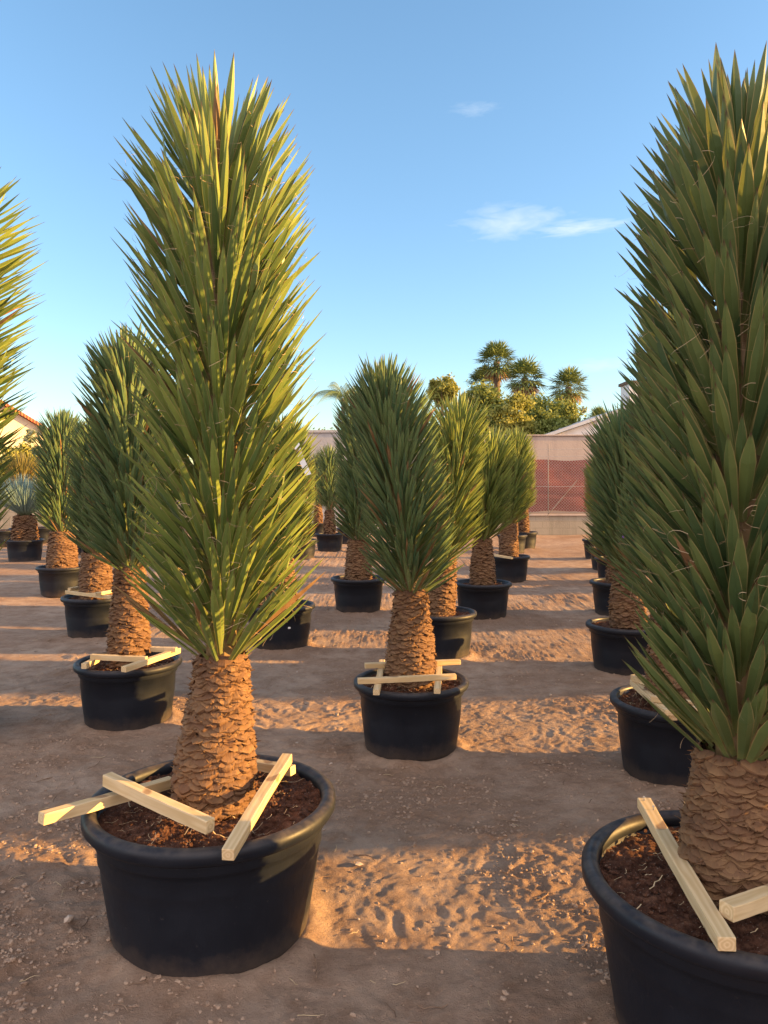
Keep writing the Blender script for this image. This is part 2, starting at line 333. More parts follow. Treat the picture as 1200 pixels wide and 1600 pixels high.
def crown_mesh(z0, z1, lean, n, L, wid, a_low, a_mid, seed, mat, fibres=0, rcore=.06, radial=1.0, apex=30, dead=.02, dens=1.0, Ltop=1.0, bulge=0.):
    """stem from z0 upward, leaf tips reach z1; lean=(dx,dy) at top"""
    rng = np.random.RandomState(seed); zs = z1-L*Ltop*.93
    t = (np.arange(n)+.5)/n; t = np.clip(t+rng.normal(0, .004, n), 0, 1)
    ph = np.arange(n)*2.399963+rng.normal(0, .16, n)
    top = np.clip((t-.80)/.20, 0, 1)
    ang = np.interp(t, [0, .06, .25, .6, .9, .98, 1], [a_low+6, a_low, (a_low+a_mid)/2+2, a_mid, a_mid, a_mid*.9, 24])+rng.normal(0, 2.8, n)
    ang = np.radians(np.clip(ang, 1, 85))
    r = rcore*(1-.75*top)*(1+.0*t); z = z0+(zs-z0)*t
    lx = lean[0]*t**1.3; ly = lean[1]*t**1.3
    out = np.stack([np.cos(ph), np.sin(ph), np.zeros(n)], 1)
    d = out*np.sin(ang)[:, None]+np.array([0, 0, 1])*np.cos(ang)[:, None]
    base = out*r[:, None]+np.stack([lx, ly, z], 1)
    Lf = L*(1+rng.normal(0, .055, n))*np.interp(t, [0, .05, .3, .8, 1], [.80, .90, .89, 1.0, Ltop])*(1+bulge*np.sin(np.pi*t))
    live = (rng.rand(n) > np.where(t < .05, .09, dead)).astype(float)
    w = wid*(1+rng.normal(0, .12, n))
    gust = rng.normal(0, .028, (n, 3)); d = d+gust; d /= np.linalg.norm(d, axis=1, keepdims=True)
    V, F, A = leaf_batch(base, d, out, Lf, w, rng.normal(-.01, .025, n)-.30*(rng.rand(n) < .02), rng.rand(n), live, rng)
    Vs = [V]; Fs = [F]; As = [A]; off = len(V); mi = [0]*len(F)
    # apex cluster
    if apex:
        pa = rng.rand(apex)*2*np.pi; aa = np.radians(rng.rand(apex)**.75*38); o2 = np.stack([np.cos(pa), np.sin(pa), 0*pa], 1)
        d2 = o2*np.sin(aa)[:, None]+np.array([0, 0, 1])*np.cos(aa)[:, None]
        b2 = o2*.015+np.array([lean[0], lean[1], zs])+np.stack([0*pa, 0*pa, rng.rand(apex)*.04], 1)
        V, F, A = leaf_batch(b2, d2, o2, L*Ltop*(.82+.22*rng.rand(apex)), wid*.9*np.ones(apex), rng.normal(0, .02, apex), rng.rand(apex), np.ones(apex), rng)
        Vs.append(V); Fs.append(F+off); As.append(A); off += len(V); mi += [0]*len(F)
    # stem hidden in the leaves
    k = 10; zz = np.linspace(z0-.03, zs+.02, 14); th = np.arange(k)*2*np.pi/k
    tt = np.clip((zz-z0)/(zs-z0), 0, 1)
    rr = rcore*.95*(1-.7*np.clip((tt-.8)/.2, 0, 1))
    SV = np.stack([rr[:, None]*np.cos(th)+(lean[0]*tt**1.3)[:, None], rr[:, None]*np.sin(th)+(lean[1]*tt**1.3)[:, None], np.repeat(zz[:, None], k, 1)], 2).reshape(-1, 3)
    SF = np.array([[i*k+j, i*k+(j+1) % k, (i+1)*k+(j+1) % k, (i+1)*k+j] for i in range(13) for j in range(k)])
    SA = np.zeros((len(SV), 4)); SA[:, 0] = .4; SA[:, 1] = .5; SA[:, 2] = .3; SA[:, 3] = .15
    Vs.append(SV); Fs.append(SF+off); As.append(SA); off += len(SV); mi += [0]*len(SF)
    # curling fibres peeling off the leaf margins
    if fibres:
        q = 9
        idx = rng.randint(0, n, fibres); s0 = .25+.6*rng.rand(fibres); sgn = np.where(rng.rand(fibres) > .5, 1, -1)
        side = np.cross(d[idx], out[idx]); side /= np.linalg.norm(side, axis=1, keepdims=True)
        p0 = base[idx]+d[idx]*(Lf[idx]*s0)[:, None]+side*(sgn*w[idx]*.5)[:, None]
        rad = .012+.045*rng.rand(fibres)**1.3; turns = 1.2+rng.rand(fibres)*2.6; rv = rng.normal(0, 1, (fibres, 3)); rv = rv*.6+out[idx]*.8
        e1 = side*sgn[:, None]; e2 = rv-e1*np.sum(rv*e1, 1, keepdims=True); e2 /= np.linalg.norm(e2, axis=1, keepdims=True); e3 = np.cross(e1, e2)
        FV = np.zeros((fibres, q, 2, 3)); ww = .0005+.0004*rng.rand(fibres)
        for i in range(q):
            a = turns*i/(q-1)
            rr_ = rad*(1-.25*i/(q-1))
            c = p0+e1*(rr_*np.sin(a))[:, None]+e2*(rr_*(1-np.cos(a)))[:, None]+e3*(rad*.5*i/(q-1))[:, None]-np.array([0, 0, 1])*(rad*.5*(i/(q-1))**2)[:, None]
            FV[:, i, 0] = c-e3*ww[:, None]; FV[:, i, 1] = c+(e3*.4+e2*.9)*ww[:, None]
        f1 = np.array([[i*2, i*2+1, i*2+3, i*2+2] for i in range(q-1)]); FF = (f1[None]+(np.arange(fibres)*q*2)[:, None, None]).reshape(-1, 4)
        FV = FV.reshape(-1, 3); Vs.append(FV); Fs.append(FF+off); As.append(np.zeros((len(FV), 4))); mi += [1]*len(FF); off += len(FV)
    return mesh_np('crown', np.concatenate(Vs), [np.concatenate(Fs)], [mat, M['fibre']], mi, np.concatenate(As))

def trunk_mesh(z0, z1, r0, r1, seed, n=420, lean=(0, 0), shag=1.0):
    rng = np.random.RandomState(seed)
    def rad(t): return r1+(r0-r1)*(1-t)**1.25+.012*np.sin(np.pi*np.clip(t*1.3, 0, 1))
    k = 36; m = 26; tt = np.linspace(-.06, 1.02, m); th = np.arange(k)*2*np.pi/k
    rr = rad(np.clip(tt, 0, 1))[:, None]*(1+.05*(rng.rand(m, k)-.5)) - .011
    V = np.stack([rr*np.cos(th)+(lean[0]*tt)[:, None], rr*np.sin(th)+(lean[1]*tt)[:, None], np.repeat((z0+(z1-z0)*tt)[:, None], k, 1)], 2).reshape(-1, 3)
    F = np.array([[i*k+j, i*k+(j+1) % k, (i+1)*k+(j+1) % k, (i+1)*k+j] for i in range(m-1) for j in range(k)])
    A = np.zeros((len(V), 4)); A[:, 2] = rng.rand(len(V))
    # leaf-base scales: crescent ledges in a spiral
    ph = np.arange(n)*2.399963+rng.normal(0, .17, n); t = (np.arange(n)+.5)/n+rng.normal(0, .014, n); t = np.clip(t, 0, 1)
    us = np.array([-1, -.6, -.2, .2, .6, 1]); nu = 6
    SV = np.zeros((n, 4, nu, 3)); SA = np.zeros((n, 4, nu, 4))
    R0 = rad(t); hw = (.022+.022*rng.rand(n))*(.8+.4*R0/.12); outl = (.010+.016*rng.rand(n)**1.3)*shag; hh = .013+.013*rng.rand(n); zc = z0+(z1-z0)*t; rn = rng.rand(n)
    tilt = rng.normal(0, .25, n)
    for j, u in enumerate(us):
        e = 1-u*u
        for i in range(4):
            if i == 0: r_ = R0-.008; dz = -hh*.55+hh*.75*abs(u)**1.5
            elif i == 1: r_ = R0+outl*.8*(.15+.85*e); dz = -hh*.75+hh*.8*abs(u)**1.5+rng.normal(0, .0042, n)
            elif i == 2: r_ = R0+outl*(.15+.85*e)+rng.normal(0, .0028, n); dz = -hh*.45+hh*.9*abs(u)**1.5
            else: r_ = R0-.003; dz = hh*1.1-hh*.35*u*u
            a = ph+u*hw/R0; z = zc+dz+tilt*u*hw*.5
            SV[:, i, j] = np.stack([r_*np.cos(a)+lean[0]*t, r_*np.sin(a)+lean[1]*t, z], 1)
            SA[:, i, j, 0] = (0, .10, 1, .12)[i]*(.45+.55*rn); SA[:, i, j, 2] = rn  # tan lips; darker undercut rows carry crevice shade in the colour
    f1 = np.array([[i*nu+j, i*nu+j+1, (i+1)*nu+j+1, (i+1)*nu+j] for i in range(3) for j in range(nu-1)])
    FF = (f1[None]+(np.arange(n)*4*nu)[:, None, None]).reshape(-1, 4)
    off = len(V); V = np.concatenate([V, SV.reshape(-1, 3)]); A = np.concatenate([A, SA.reshape(-1, 4)]); F = np.concatenate([F, FF+off]); off = len(V)
    # ragged shreds
    ns = int(n*1.5*shag); p = rng.rand(ns)*2*np.pi; t = rng.rand(ns); R1_ = rad(t); o = np.stack([np.cos(p), np.sin(p), 0*p], 1)
    sd = np.stack([-np.sin(p), np.cos(p), 0*p], 1)*rng.normal(0, .6, ns)[:, None]
    dd = o*(.45+.5*rng.rand(ns))[:, None]+sd+np.stack([0*p, 0*p, rng.normal(.75, .4, ns)], 1); dd /= np.linalg.norm(dd, axis=1, keepdims=True)
    b = o*(R1_-.004)[:, None]+np.stack([lean[0]*t, lean[1]*t, z0+(z1-z0)*t], 1)
    LV, LF, LA = leaf_batch(b, dd, o, .014+.034*rng.rand(ns)**1.5, .005+.011*rng.rand(ns), rng.normal(0, .2, ns), rng.rand(ns), np.zeros(ns), rng, segs=3, prof=([0, .5, 1], [1, .7, .1]))
    LA[:, 0] = .35+.5*LA[:, 2]
    V = np.concatenate([V, LV]); A = np.concatenate([A, LA]); F = np.concatenate([F, LF+off])
    me = mesh_np('trunk', V, [F], M['trunk'], None, A); return me

def lathe(prof, k, name, mat, closed=False, wob=0, seed=0):
    rng = np.random.RandomState(seed); th = np.arange(k)*2*np.pi/k; p = np.array(prof)
    wv = 1+wob*(np.sin(2*th+seed)+.5*np.sin(3*th+2*seed))
    V = np.stack([p[:, 0][:, None]*np.cos(th)*wv, p[:, 0][:, None]*np.sin(th)*wv, np.repeat(p[:, 1][:, None], k, 1)], 2).reshape(-1, 3)
    m = len(prof); rr = m if closed else m-1
    F = np.array([[i*k+j, i*k+(j+1) % k, ((i+1) % m)*k+(j+1) % k, ((i+1) % m)*k+j] for i in range(rr) for j in range(k)])
    return mesh_np(name, V, [F], mat, smooth=True)
_cache = {}
def pot_meshes(kind):
    if ('pot', kind) in _cache: return _cache['pot', kind]
    if kind == 'big': Rr, Rb, Hh = .430, .335, .467; lip = .050
    else: Rr, Rb, Hh = .336, .268, .412; lip = .040
    bt = Rr-lip*.72       # body radius under the rim
    body = [(0.001, .004), (Rb-.05, .004), (Rb-.02, .006), (Rb-.004, .016), (Rb, .035), (Rb+(bt-Rb)*.55, Hh*.52), (bt-.012, Hh-lip*2.05), (bt-.004, Hh-lip*1.95), (bt, Hh-lip*1.85), (bt+.001, Hh-lip*.9), (bt-.001, Hh-lip*.5),
            (bt-.012, Hh-lip*.5), (bt-.014, Hh-.16), (bt-.03, Hh-.2)]
    rim = []
    c = (Rr-lip*.50, Hh-lip*.52); n = 14
    for i in range(n):
        a = 2*math.pi*i/n; sq = 1.08 if i % 7 else 1
        rim.append((c[0]+lip*.50*math.cos(a)*sq, c[1]+lip*.52*math.sin(a)*(1.0 if math.sin(a) > 0 else 1.25)))
    b = lathe(body, 96, 'pot', M['pot'], wob=.004, seed=1); r = lathe(rim, 96, 'rim', M['pot'], closed=True, wob=.004, seed=1)
    _cache['pot', kind] = (b, r, Rr, Hh, bt); return _cache['pot', kind]
def soil_mesh(kind, seed, big):
    b, r, Rr, Hh, bt = pot_meshes(kind); Rs = bt-.013; n = 90 if big else 36; k = n
    rng = np.random.RandomState(seed); ri = np.linspace(0.02, 1, n//2)*Rs*1.004; th = np.arange(k*2)*math.pi/k
    X = ri[:, None]*np.cos(th); Y = ri[:, None]*np.sin(th)
    Z = Hh-.045+.05*(fbm(X*9+seed*3.1+50, Y*9+50, 5)-.5)+.028*(fbm(X*45+50+seed, Y*45+50, 3)-.5)+.03*np.exp(-(ri[:, None]/.17)**2)*np.ones_like(X)
    V = np.stack([X, Y, Z], 2).reshape(-1, 3); kk = k*2
    F = np.array([[i*kk+j, i*kk+(j+1) % kk, (i+1)*kk+(j+1) % kk, (i+1)*kk+j] for i in range(n//2-1) for j in range(kk)])
    Vs = [V]; Fs = [F]; off = len(V)
    nc = 900 if big else 120
    P = rock_batch(nc, rng, [(lambda q: (q[0], q[1], Hh-.036+.05*(fbm(np.array([q[0]*9+seed*3.1+50]), np.array([q[1]*9+50]), 5)[0]-.5)+.03*math.exp(-(math.hypot(q[0], q[1])/.17)**2)))((lambda a, rr: (rr*math.cos(a), rr*math.sin(a)))(rng.rand()*6.283, Rs*.97*math.sqrt(rng.rand()))) for _ in range(nc)], .002+.008*rng.rand(nc)**3)
    # tris -> separate list
    ns = 70 if big else 15; SV = []; SF = []; b0 = off+len(P[0])
    for q in range(ns):
        a = rng.rand()*6.283; r0 = Rs*.93*math.sqrt(rng.rand()); x, y = r0*math.cos(a), r0*math.sin(a); h_ = rng.rand()*6.283; Ln = .02+.07*rng.rand()**2; ww = .0007+.0011*rng.rand()**3
        for k_ in range(5):
            z = Hh-.034+.05*(fbm(np.array([x*9+seed*3.1+50]), np.array([y*9+50]), 5)[0]-.5)+.03*math.exp(-(math.hypot(x, y)/.17)**2)+.004+.006*rng.rand()
            SV += [(x-ww*math.sin(h_), y+ww*math.cos(h_), z), (x+ww*math.sin(h_), y-ww*math.cos(h_), z)]
            if k_: c0 = b0+q*10+(k_-1)*2; SF.append((c0, c0+1, c0+3, c0+2))
            if math.hypot(x, y) < Rs*.94: x += math.cos(h_)*Ln/4; y += math.sin(h_)*Ln/4
            h_ += rng.normal(0, .4)
    return mesh_np('soil', np.concatenate([V, P[0], np.array(SV)]), [F, P[1]+off, np.array(SF)], [M['soil'], M['straw']], [0]*(len(F)+len(P[1]))+[1]*len(SF), smooth=False)
_ico = None
def rock_batch(n, rng, pos, size):
    global _ico
    if _ico is None:
        g = (1+5**.5)/2
        v = np.array([(-1,g,0),(1,g,0),(-1,-g,0),(1,-g,0),(0,-1,g),(0,1,g),(0,-1,-g),(0,1,-g),(g,0,-1),(g,0,1),(-g,0,-1),(-g,0,1)])/1.9
        f = np.array([(0,11,5),(0,5,1),(0,1,7),(0,7,10),(0,10,11),(1,5,9),(5,11,4),(11,10,2),(10,7,6),(7,1,8),(3,9,4),(3,4,2),(3,2,6),(3,6,8),(3,8,9),(4,9,5),(2,4,11),(6,2,10),(8,6,7),(9,8,1)])
        _ico = (v, f)
    v, f = _ico; pos = np.array(pos)
    sc = np.stack([.8+.6*rng.rand(n), .8+.6*rng.rand(n), .5+.4*rng.rand(n)], 1)
    V = v[None]*(1+.7*(rng.rand(n, 12, 1)-.5))*sc[:, None, :]; a = rng.rand(n)*6.283; ca = np.cos(a)[:, None]; sa = np.sin(a)[:, None]
    x = V[:, :, 0]*ca-V[:, :, 1]*sa; y = V[:, :, 0]*sa+V[:, :, 1]*ca
    V = np.stack([x, y, V[:, :, 2]], 2)*np.asarray(size)[:, None, None]+pos[:, None, :]
    return V.reshape(-1, 3), (f[None]+(np.arange(n)*12)[:, None, None]).reshape(-1, 3)

POTS = []      # (x, y, base radius) used to bank the earth round each pot
G = 'potted yuccas standing in rows across the nursery yard'
def yucca(px, Y, label, kind='small', top=2.3, z0=None, lean=(0, 0), rad=.4, n=700, wid=.026, mat='leaf_fine', seed=1, trunk=(.13, .10), tn=480, fib=0, L=None, alow=50, amid=40, big=False, tl=(0, 0), share=None, group=G, X=None, rz=None, name='potted_yucca', apex=30, dead=.02, Ltop=1.0, rcore=.06, dz=0, bulge=0):
    apex = int(apex*n/560)
    x = (px-600)/FPX*Y if X is None else X
    b, r, Rr, Hh, bt = pot_meshes(kind)
    t = thing(name, label, 'potted yucca', (x, Y, -.012+dz), 0 if rz is None else rz, group)
    POTS.append((x, Y, .335 if kind == 'big' else .268))
    po = link('pot', b, t); link('rim', r, po)
    zs = Hh-.03; z0 = z0 or zs+.46
    if share and share in _cache: so, tr, cr = _cache[share]
    else:
        L = L or .42
        so = soil_mesh(kind, seed, big); tr = trunk_mesh(zs, z0, trunk[0], trunk[1], seed+5, tn, tl)
        cr = crown_mesh(z0-.02, top, lean, n, L, wid, alow, amid, seed, M[mat], fib, rcore, apex=apex, dead=dead, Ltop=Ltop, bulge=bulge)
        if share: _cache[share] = (so, tr, cr)
    link('soil', so, t); link('trunk', tr, t)
    c = link('crown', cr, t)
    if tl != (0, 0): c.location = (tl[0], tl[1], 0)
    return t

# ------------------------------------------------------------------ the plants in the rows
A = yucca(332, 2.70, 'tallest yucca, in the front left pot under four loose battens', 'big', 2.95, .95, (-.015, 0), n=860, wid=.0262, mat='leaf', seed=3, trunk=(.132, .080), tn=760, fib=1200, L=.43, alow=45, amid=39, big=True, tl=(.035, 0), Ltop=.95, rcore=.062, dead=.012)
B = yucca(1155, 2.16, 'huge yucca with broad dark leaves in the big front pot cut by the right edge', 'big', 2.71, .80, (.0, 0), n=720, wid=.0335, mat='leaf_broad', seed=14, trunk=(.145, .105), tn=760, fib=700, L=.385, alow=42, amid=40, big=True, tl=(.0, 0), Ltop=.95, rcore=.068, dead=.008)
C_ = yucca(642, 4.51, 'dense dark green yucca in the middle of the view with four battens framing its trunk', 'small', 2.28, .92, (-.16, 0), n=900, wid=.0212, seed=21, trunk=(.135, .088), tn=700, fib=200, L=.345, alow=50, amid=37, big=True, dead=.03, Ltop=.9, bulge=.10)
D = yucca(201, 5.00, 'tall slim trunked yucca behind and left of the front left one, in a weathered pot', 'small', 2.56, 1.00, (-.01, 0), n=760, wid=.028, seed=33, trunk=(.118, .088), tn=560, fib=200, L=.40, alow=50, amid=39, big=True, tl=(.01, 0), mat='leaf_fine')
E_ = yucca(150, 7.85, 'shorter yucca in the third pot of the left row, two crossed battens on its soil', 'small', 2.25, .84, n=800, seed=41, trunk=(.15, .13), L=.40)
F_ = yucca(97, 10.6, 'squat yucca with a thick orange lit trunk, upper left beside the pot of blue leaves', 'small', 2.58, .88, n=850, seed=47, trunk=(.19, .16), L=.46, wid=.027, rcore=.1)
H_ = yucca(437, 7.3, 'yellow sunlit yucca with white tape in its crown, behind the front left one', 'small', 2.22, .84, n=850, seed=53, trunk=(.14, .12), L=.44, mat='leaf')
I_ = yucca(560, 9.35, 'yucca rising behind the left side of the central dark one', 'small', 2.72, .86, n=820, seed=59, trunk=(.15, .12), L=.42)
J_ = yucca(686, 6.9, 'yucca leaning out right of the central one with an orange lit slanting trunk', 'small', 2.36, .88, (.12, 0), n=720, seed=61, trunk=(.125, .095), L=.42, tl=(.05, 0), mat='leaf')
K_ = yucca(754, 8.9, 'fully visible yucca third back in the middle row, pale bristly trunk and clean pot rim', 'small', 2.22, .90, (.08, 0), n=720, seed=67, trunk=(.135, .10), L=.44, mat='leaf')
L_ = yucca(795, 12.15, 'golden tipped yucca fourth back in the middle row with a batten across its pot', 'small', 2.45, .90, (.1, 0), n=800, seed=71, trunk=(.14, .11), L=.42, mat='leaf', tl=(-.0, 0))
yucca(800, 17.0, 'small yucca just left of the last pot in the middle row', 'small', 2.1, .85, n=600, seed=73, share='far1', mat='leaf', L=.40, tn=200)
yucca(818, 18.0, 'last yucca of the middle row, nearest the red net fence', 'small', 2.5, .95, n=600, seed=74, share='far2', mat='leaf', L=.40, tn=200)
yucca(515, 17.4, 'small upright yucca in a pot seen through the gap in front of the grey wall', 'small', 2.45, .93, n=450, seed=75, share='far3', mat='leaf_fine', L=.45, tn=200, wid=.03)
yucca(497, 22.0, 'farthest small yucca in shade at the foot of the grey wall', 'small', n=450, share='far3', top=2.3)
yucca(546, 19.5, 'yucca pot in the gap just right of the small upright one by the grey wall', 'small', share='far1')
yucca(470, 15.6, 'pot mostly hidden by the yellow sunlit crown, left of the small upright yucca', 'small', share='far1')
T_ = yucca(1055, 4.1, 'yucca in the second pot of the right row, nailed battens lying over its rim', 'small', 2.50, .86, (.06, 0), n=800, wid=.028, seed=81, trunk=(.135, .11), L=.41, fib=200, big=True)
U_ = yucca(981, 6.3, 'bluish green yucca in the third pot of the right row', 'small', 2.22, .84, (-.02, 0), n=760, seed=85, trunk=(.13, .11), L=.43, alow=54, fib=150)
yucca(967, 9.0, 'yucca in the fourth pot of the right row, rim lit along its far side', 'small', 2.2, .85, n=700, seed=88, share='right1', L=.40)
yucca(964, 11.8, 'yucca in the fifth pot of the right row, a dark pot mostly covered by leaves', 'small', share='right1', rz=1.2)
yucca(950, 13.6, 'yucca in the sixth pot of the right row, only a sliver of pot showing', 'small', share='far1', rz=2)
yucca(936, 15.6, 'farthest yucca of the right row, its pot against the bare earth left of the others', 'small', share='far1', rz=3)
Z_ = yucca(-99, 4.6, 'tall sunlit yucca cut by the left edge, only yellow leaf tips in the frame', 'small', 3.6, .90, (.05, 0), n=850, wid=.030, seed=91, L=.57, alow=42, amid=58, mat='leaf', fib=300)
yucca(136, 16.7, 'yucca pot with grey sides behind the thick orange trunk', 'small', share='far1', rz=1)
yucca(152, 14.9, 'yucca pot beside the thick orange trunk, mostly behind the tall left yucca', 'small', share='far1', rz=2)
yucca(36, 19.5, 'golden brown yucca behind the blue leaved one at the far left', 'small', 2.35, 1.1, n=500, seed=97, mat='leaf_gold', L=.6, wid=.025)
# rows beyond the right edge of the view: they throw the long bars of shade over the yard
GR = 'yuccas in the rows beyond the right edge'
rows = [(1.0, 2.16), (1.55, 4.1), (2.05, 6.3), (2.75, 8.9), (3.4, 11.4), (4.0, 13.8)]
k_ = 0
for kk in (1, 2, 3):
    for i, (bx, by) in enumerate([(.45, .2)]+rows):
        x = bx+1.62*kk; y = by-.31*kk
        if kk == 4 and i > 4: continue
        k_ += 1
        sh = ('offA', 'offB')[k_ % 2]
        yucca(0, y, 'dark potted yucca in the crowded rows beyond the right edge', 'small', (2.6, 2.3)[k_ % 2], .88, n=800, seed=120+k_ % 2, share=sh, group=GR, X=x, rz=k_*1.3, wid=.026, L=.43)

# blue leaved yucca, far left: shaggy stump with one fan of thin glaucous leaves
def blue_yucca(px, Y):
    x = (px-600)/FPX*Y; b, r, Rr, Hh, bt = pot_meshes('small')
    t = thing('potted_yucca', 'round blue grey yucca on a shaggy brown stump in a pot at the far left', 'potted yucca', (x, Y, -.01), 0, G); POTS.append((x, Y, .268)); t.scale = (1.08, 1.08, 1.08)
    po = link('pot', b, t); link('rim', r, po); link('soil', soil_mesh('small', 300, False), t)
    link('trunk', trunk_mesh(.38, .84, .20, .17, 301, 300, shag=2.2), t)
    rng = np.random.RandomState(302); n = 620; ph = rng.rand(n)*2*np.pi; ang = np.arccos(1-rng.rand(n)*.48)
    o = np.stack([np.cos(ph), np.sin(ph), 0*ph], 1); d = o*np.sin(ang)[:, None]+np.array([0, 0, 1])*np.cos(ang)[:, None]
    V, F, Aa = leaf_batch(o*.05+np.array([0, 0, .84]), d, o, .72+.12*rng.rand(n), .011+.005*rng.rand(n), rng.normal(0, .03, n), rng.rand(n), np.ones(n), rng)
    link('crown', mesh_np('crown', V, [F], M['leaf_blue'], None, Aa), t)
blue_yucca(39, 15.1)
# empty nursery pots standing behind it
def spare_pot(px, Y, label):
    x = (px-600)/FPX*Y; b, r, Rr, Hh, bt = pot_meshes('small')
    t = thing('plant_pot', label, 'plant pot', (x, Y, -.01), 0, 'spare pots by the far left wall'); POTS.append((x, Y, .268))
    po = link('body', b, t); link('rim', r, t); link('soil', soil_mesh('small', 310+int(px), False), t)
spare_pot(4, 18.6, 'pot standing behind the blue leaved yucca, cut by the left edge')
spare_pot(66, 19.8, 'grey looking pot just right of the blue leaved yucca')

# white tape and a violet petal caught in crowns; sticker on a pot
def strip(pts, w, name, mat, parent):
    m = MB(); vs = []; fs = []
    for i, p in enumerate(pts): vs += [Vector(p)+Vector((-w/2, 0, -w*.15)), Vector(p)+Vector((w/2, .004, w*.15))]
    for i in range(len(pts)-1): fs.append((2*i, 2*i+1, 2*i+3, 2*i+2))
    m.add(vs, fs); o = m.build(name, mat, parent); s = o.modifiers.new('t', 'SOLIDIFY'); s.thickness = .002; return o
def rel(p, t): return tuple(Vector(p)-t.location)
Yt = 6.9
strip([rel(atY(461, 687, Yt), H_), rel(atY(466, 703, Yt-.03), H_), rel(atY(472, 720, Yt-.02), H_), rel(atY(482, 742, Yt-.04), H_)], .050, 'tape', M['tagpaper'], H_)
strip([rel(atY(972, 842, 5.95), U_), rel(atY(976, 836, 5.94), U_), rel(atY(981, 832, 5.95), U_)], .022, 'violet_petal', M['purple'], U_)
mb = MB(); p = rel(atY(452, 981, 7.3-.315), H_); mb.box(p[0]-.011, p[0]+.011, p[1]-.006, p[1]+.004, p[2]-.007, p[2]+.007); mb.build('sticker', M['tagpaper'], H_)

# ------------------------------------------------------------------ wooden battens
def batten(p, q, w, h, label, group=None, roll=0, nails=(), sd=0):
    p = Vector(p); q = Vector(q); d = q-p; Ln = d.length; d.normalize()
    side = d.cross(Vector((0, 0, 1))).normalized(); up = side.cross(d)
    Mx = Matrix((d, side, up)).transposed() @ Matrix.Rotation(R(roll), 3, 'X')
    rng = random.Random(sd); m = MB(); n = 12; vs = []; fs = []
    for i in range(n+1):
        x = Ln*i/n; j = lambda: rng.uniform(-.0007, .0007); bow = .003*math.sin(math.pi*i/n)*rng.choice([1])
        for (a, b) in ((-1, -1), (1, -1), (1, 1), (-1, 1)): vs.append((x, a*w/2+j()+bow, b*h/2+j()))
    for i in range(n):
        for k in range(4): fs.append((i*4+k, i*4+(k+1) % 4, (i+1)*4+(k+1) % 4, (i+1)*4+k))
    fs += [(3, 2, 1, 0), tuple(n*4+k for k in range(4))]
    m.add(vs, fs); o = m.build('wooden_batten', M['wood'], bevel=.0022)
    o.matrix_world = Matrix.Translation(p) @ Mx.to_4x4()
    tag(o, label, 'batten', group)
    for (f, so) in nails:
        nm = MB(); x = Ln*f; nm.tube([(x, so*w, h/2-.004), (x, so*w, h/2+.004), (x+.004, so*w+.002, h/2+.012)], .0022, 6); nm.tube([(x+.004, so*w+.002, h/2+.012), (x+.0045, so*w+.002, h/2+.0135)], .0045, 8)
        nm.build('nail', M['wire'], o)
    return o
GB = 'pale battens lying on the pots'
batten(at(64, 1279, .490), at(268, 1222, .452), .036, .036, 'batten sticking out furthest left past the rim of the front left pot', GB, sd=1)
batten(at(167, 1217, .535), at(329, 1291, .500), .036, .042, 'batten in front of the big trunk, crossing on top of the one sticking out left', GB, sd=2)
batten(at(449, 1184, .527), at(356, 1336, .482), .038, .034, 'long batten pointing at the camera over the near rim of the front left pot', GB, sd=3)
batten(at(352, 1186, .470), at(458, 1204, .483), .034, .034, 'short batten behind the big trunk, ending under the long one at the right', GB, sd=4)
batten(at(1006, 1254, .487), at(1136, 1476, .474), .042, .034, 'long batten slanting across the soil of the right front pot', GB, sd=5, nails=((.03, .1), (.12, -.2)))
batten(at(1135, 1424, .500), at(1330, 1352, .470), .042, .038, 'batten running out of the right edge in front of the right trunk', GB, sd=6, nails=((.35, .1),))
batten(at(1070, 1247, .480), at(1180, 1280, .455), .040, .040, 'batten end peeping out behind the right front trunk', GB, sd=7)
# centre pot: a nailed frame round the trunk
batten(at(588, 1082, .425), at(597, 1034, .425), .036, .030, 'left batten under the frame around the central trunk', GB, sd=8)
batten(at(683, 1080, .425), at(686, 1036, .425), .036, .030, 'right batten under the frame around the central trunk', GB, sd=9)
batten(at(559, 1064, .456), at(712, 1057, .456), .034, .030, 'front batten of the frame around the central trunk', GB, sd=10)
batten(at(570, 1040, .456), at(719, 1034, .456), .034, .030, 'rear batten of the frame, passing behind the central trunk', GB, sd=11)
# pot D
batten(at(131, 1041, .43), at(155, 1028, .43), .034, .034, 'stub of batten at the left rim of the slim trunked yucca pot', GB, sd=12)
batten(at(143, 1026, .462), at(229, 1030, .462), .034, .032, 'batten level in front of the slim left trunk', GB, sd=13)
batten(at(193, 1046, .445), at(279, 1016, .445), .036, .034, 'slanting batten right of the slim left trunk', GB, sd=14)
batten(at(236, 1014, .470), at(276, 1015, .470), .034, .030, 'short rear batten right of the slim left trunk', GB, sd=15)
# pot E
batten(at(104, 925, .43), at(182, 934, .43), .036, .034, 'batten along the front rim of the third pot in the left row', GB, sd=16)
batten(at(147, 929, .462), at(192, 920, .462), .034, .030, 'batten rising to the right over the third pot in the left row', GB, sd=17)
batten(at(108, 921, .462), at(124, 918, .462), .034, .030, 'short batten end at the left of the third pot in the left row', GB, sd=18)
# pot L
batten(at(769, 867, .43), at(800, 872, .43), .036, .030, 'batten over the left rim of the golden tipped yucca pot far back', GB, sd=19)
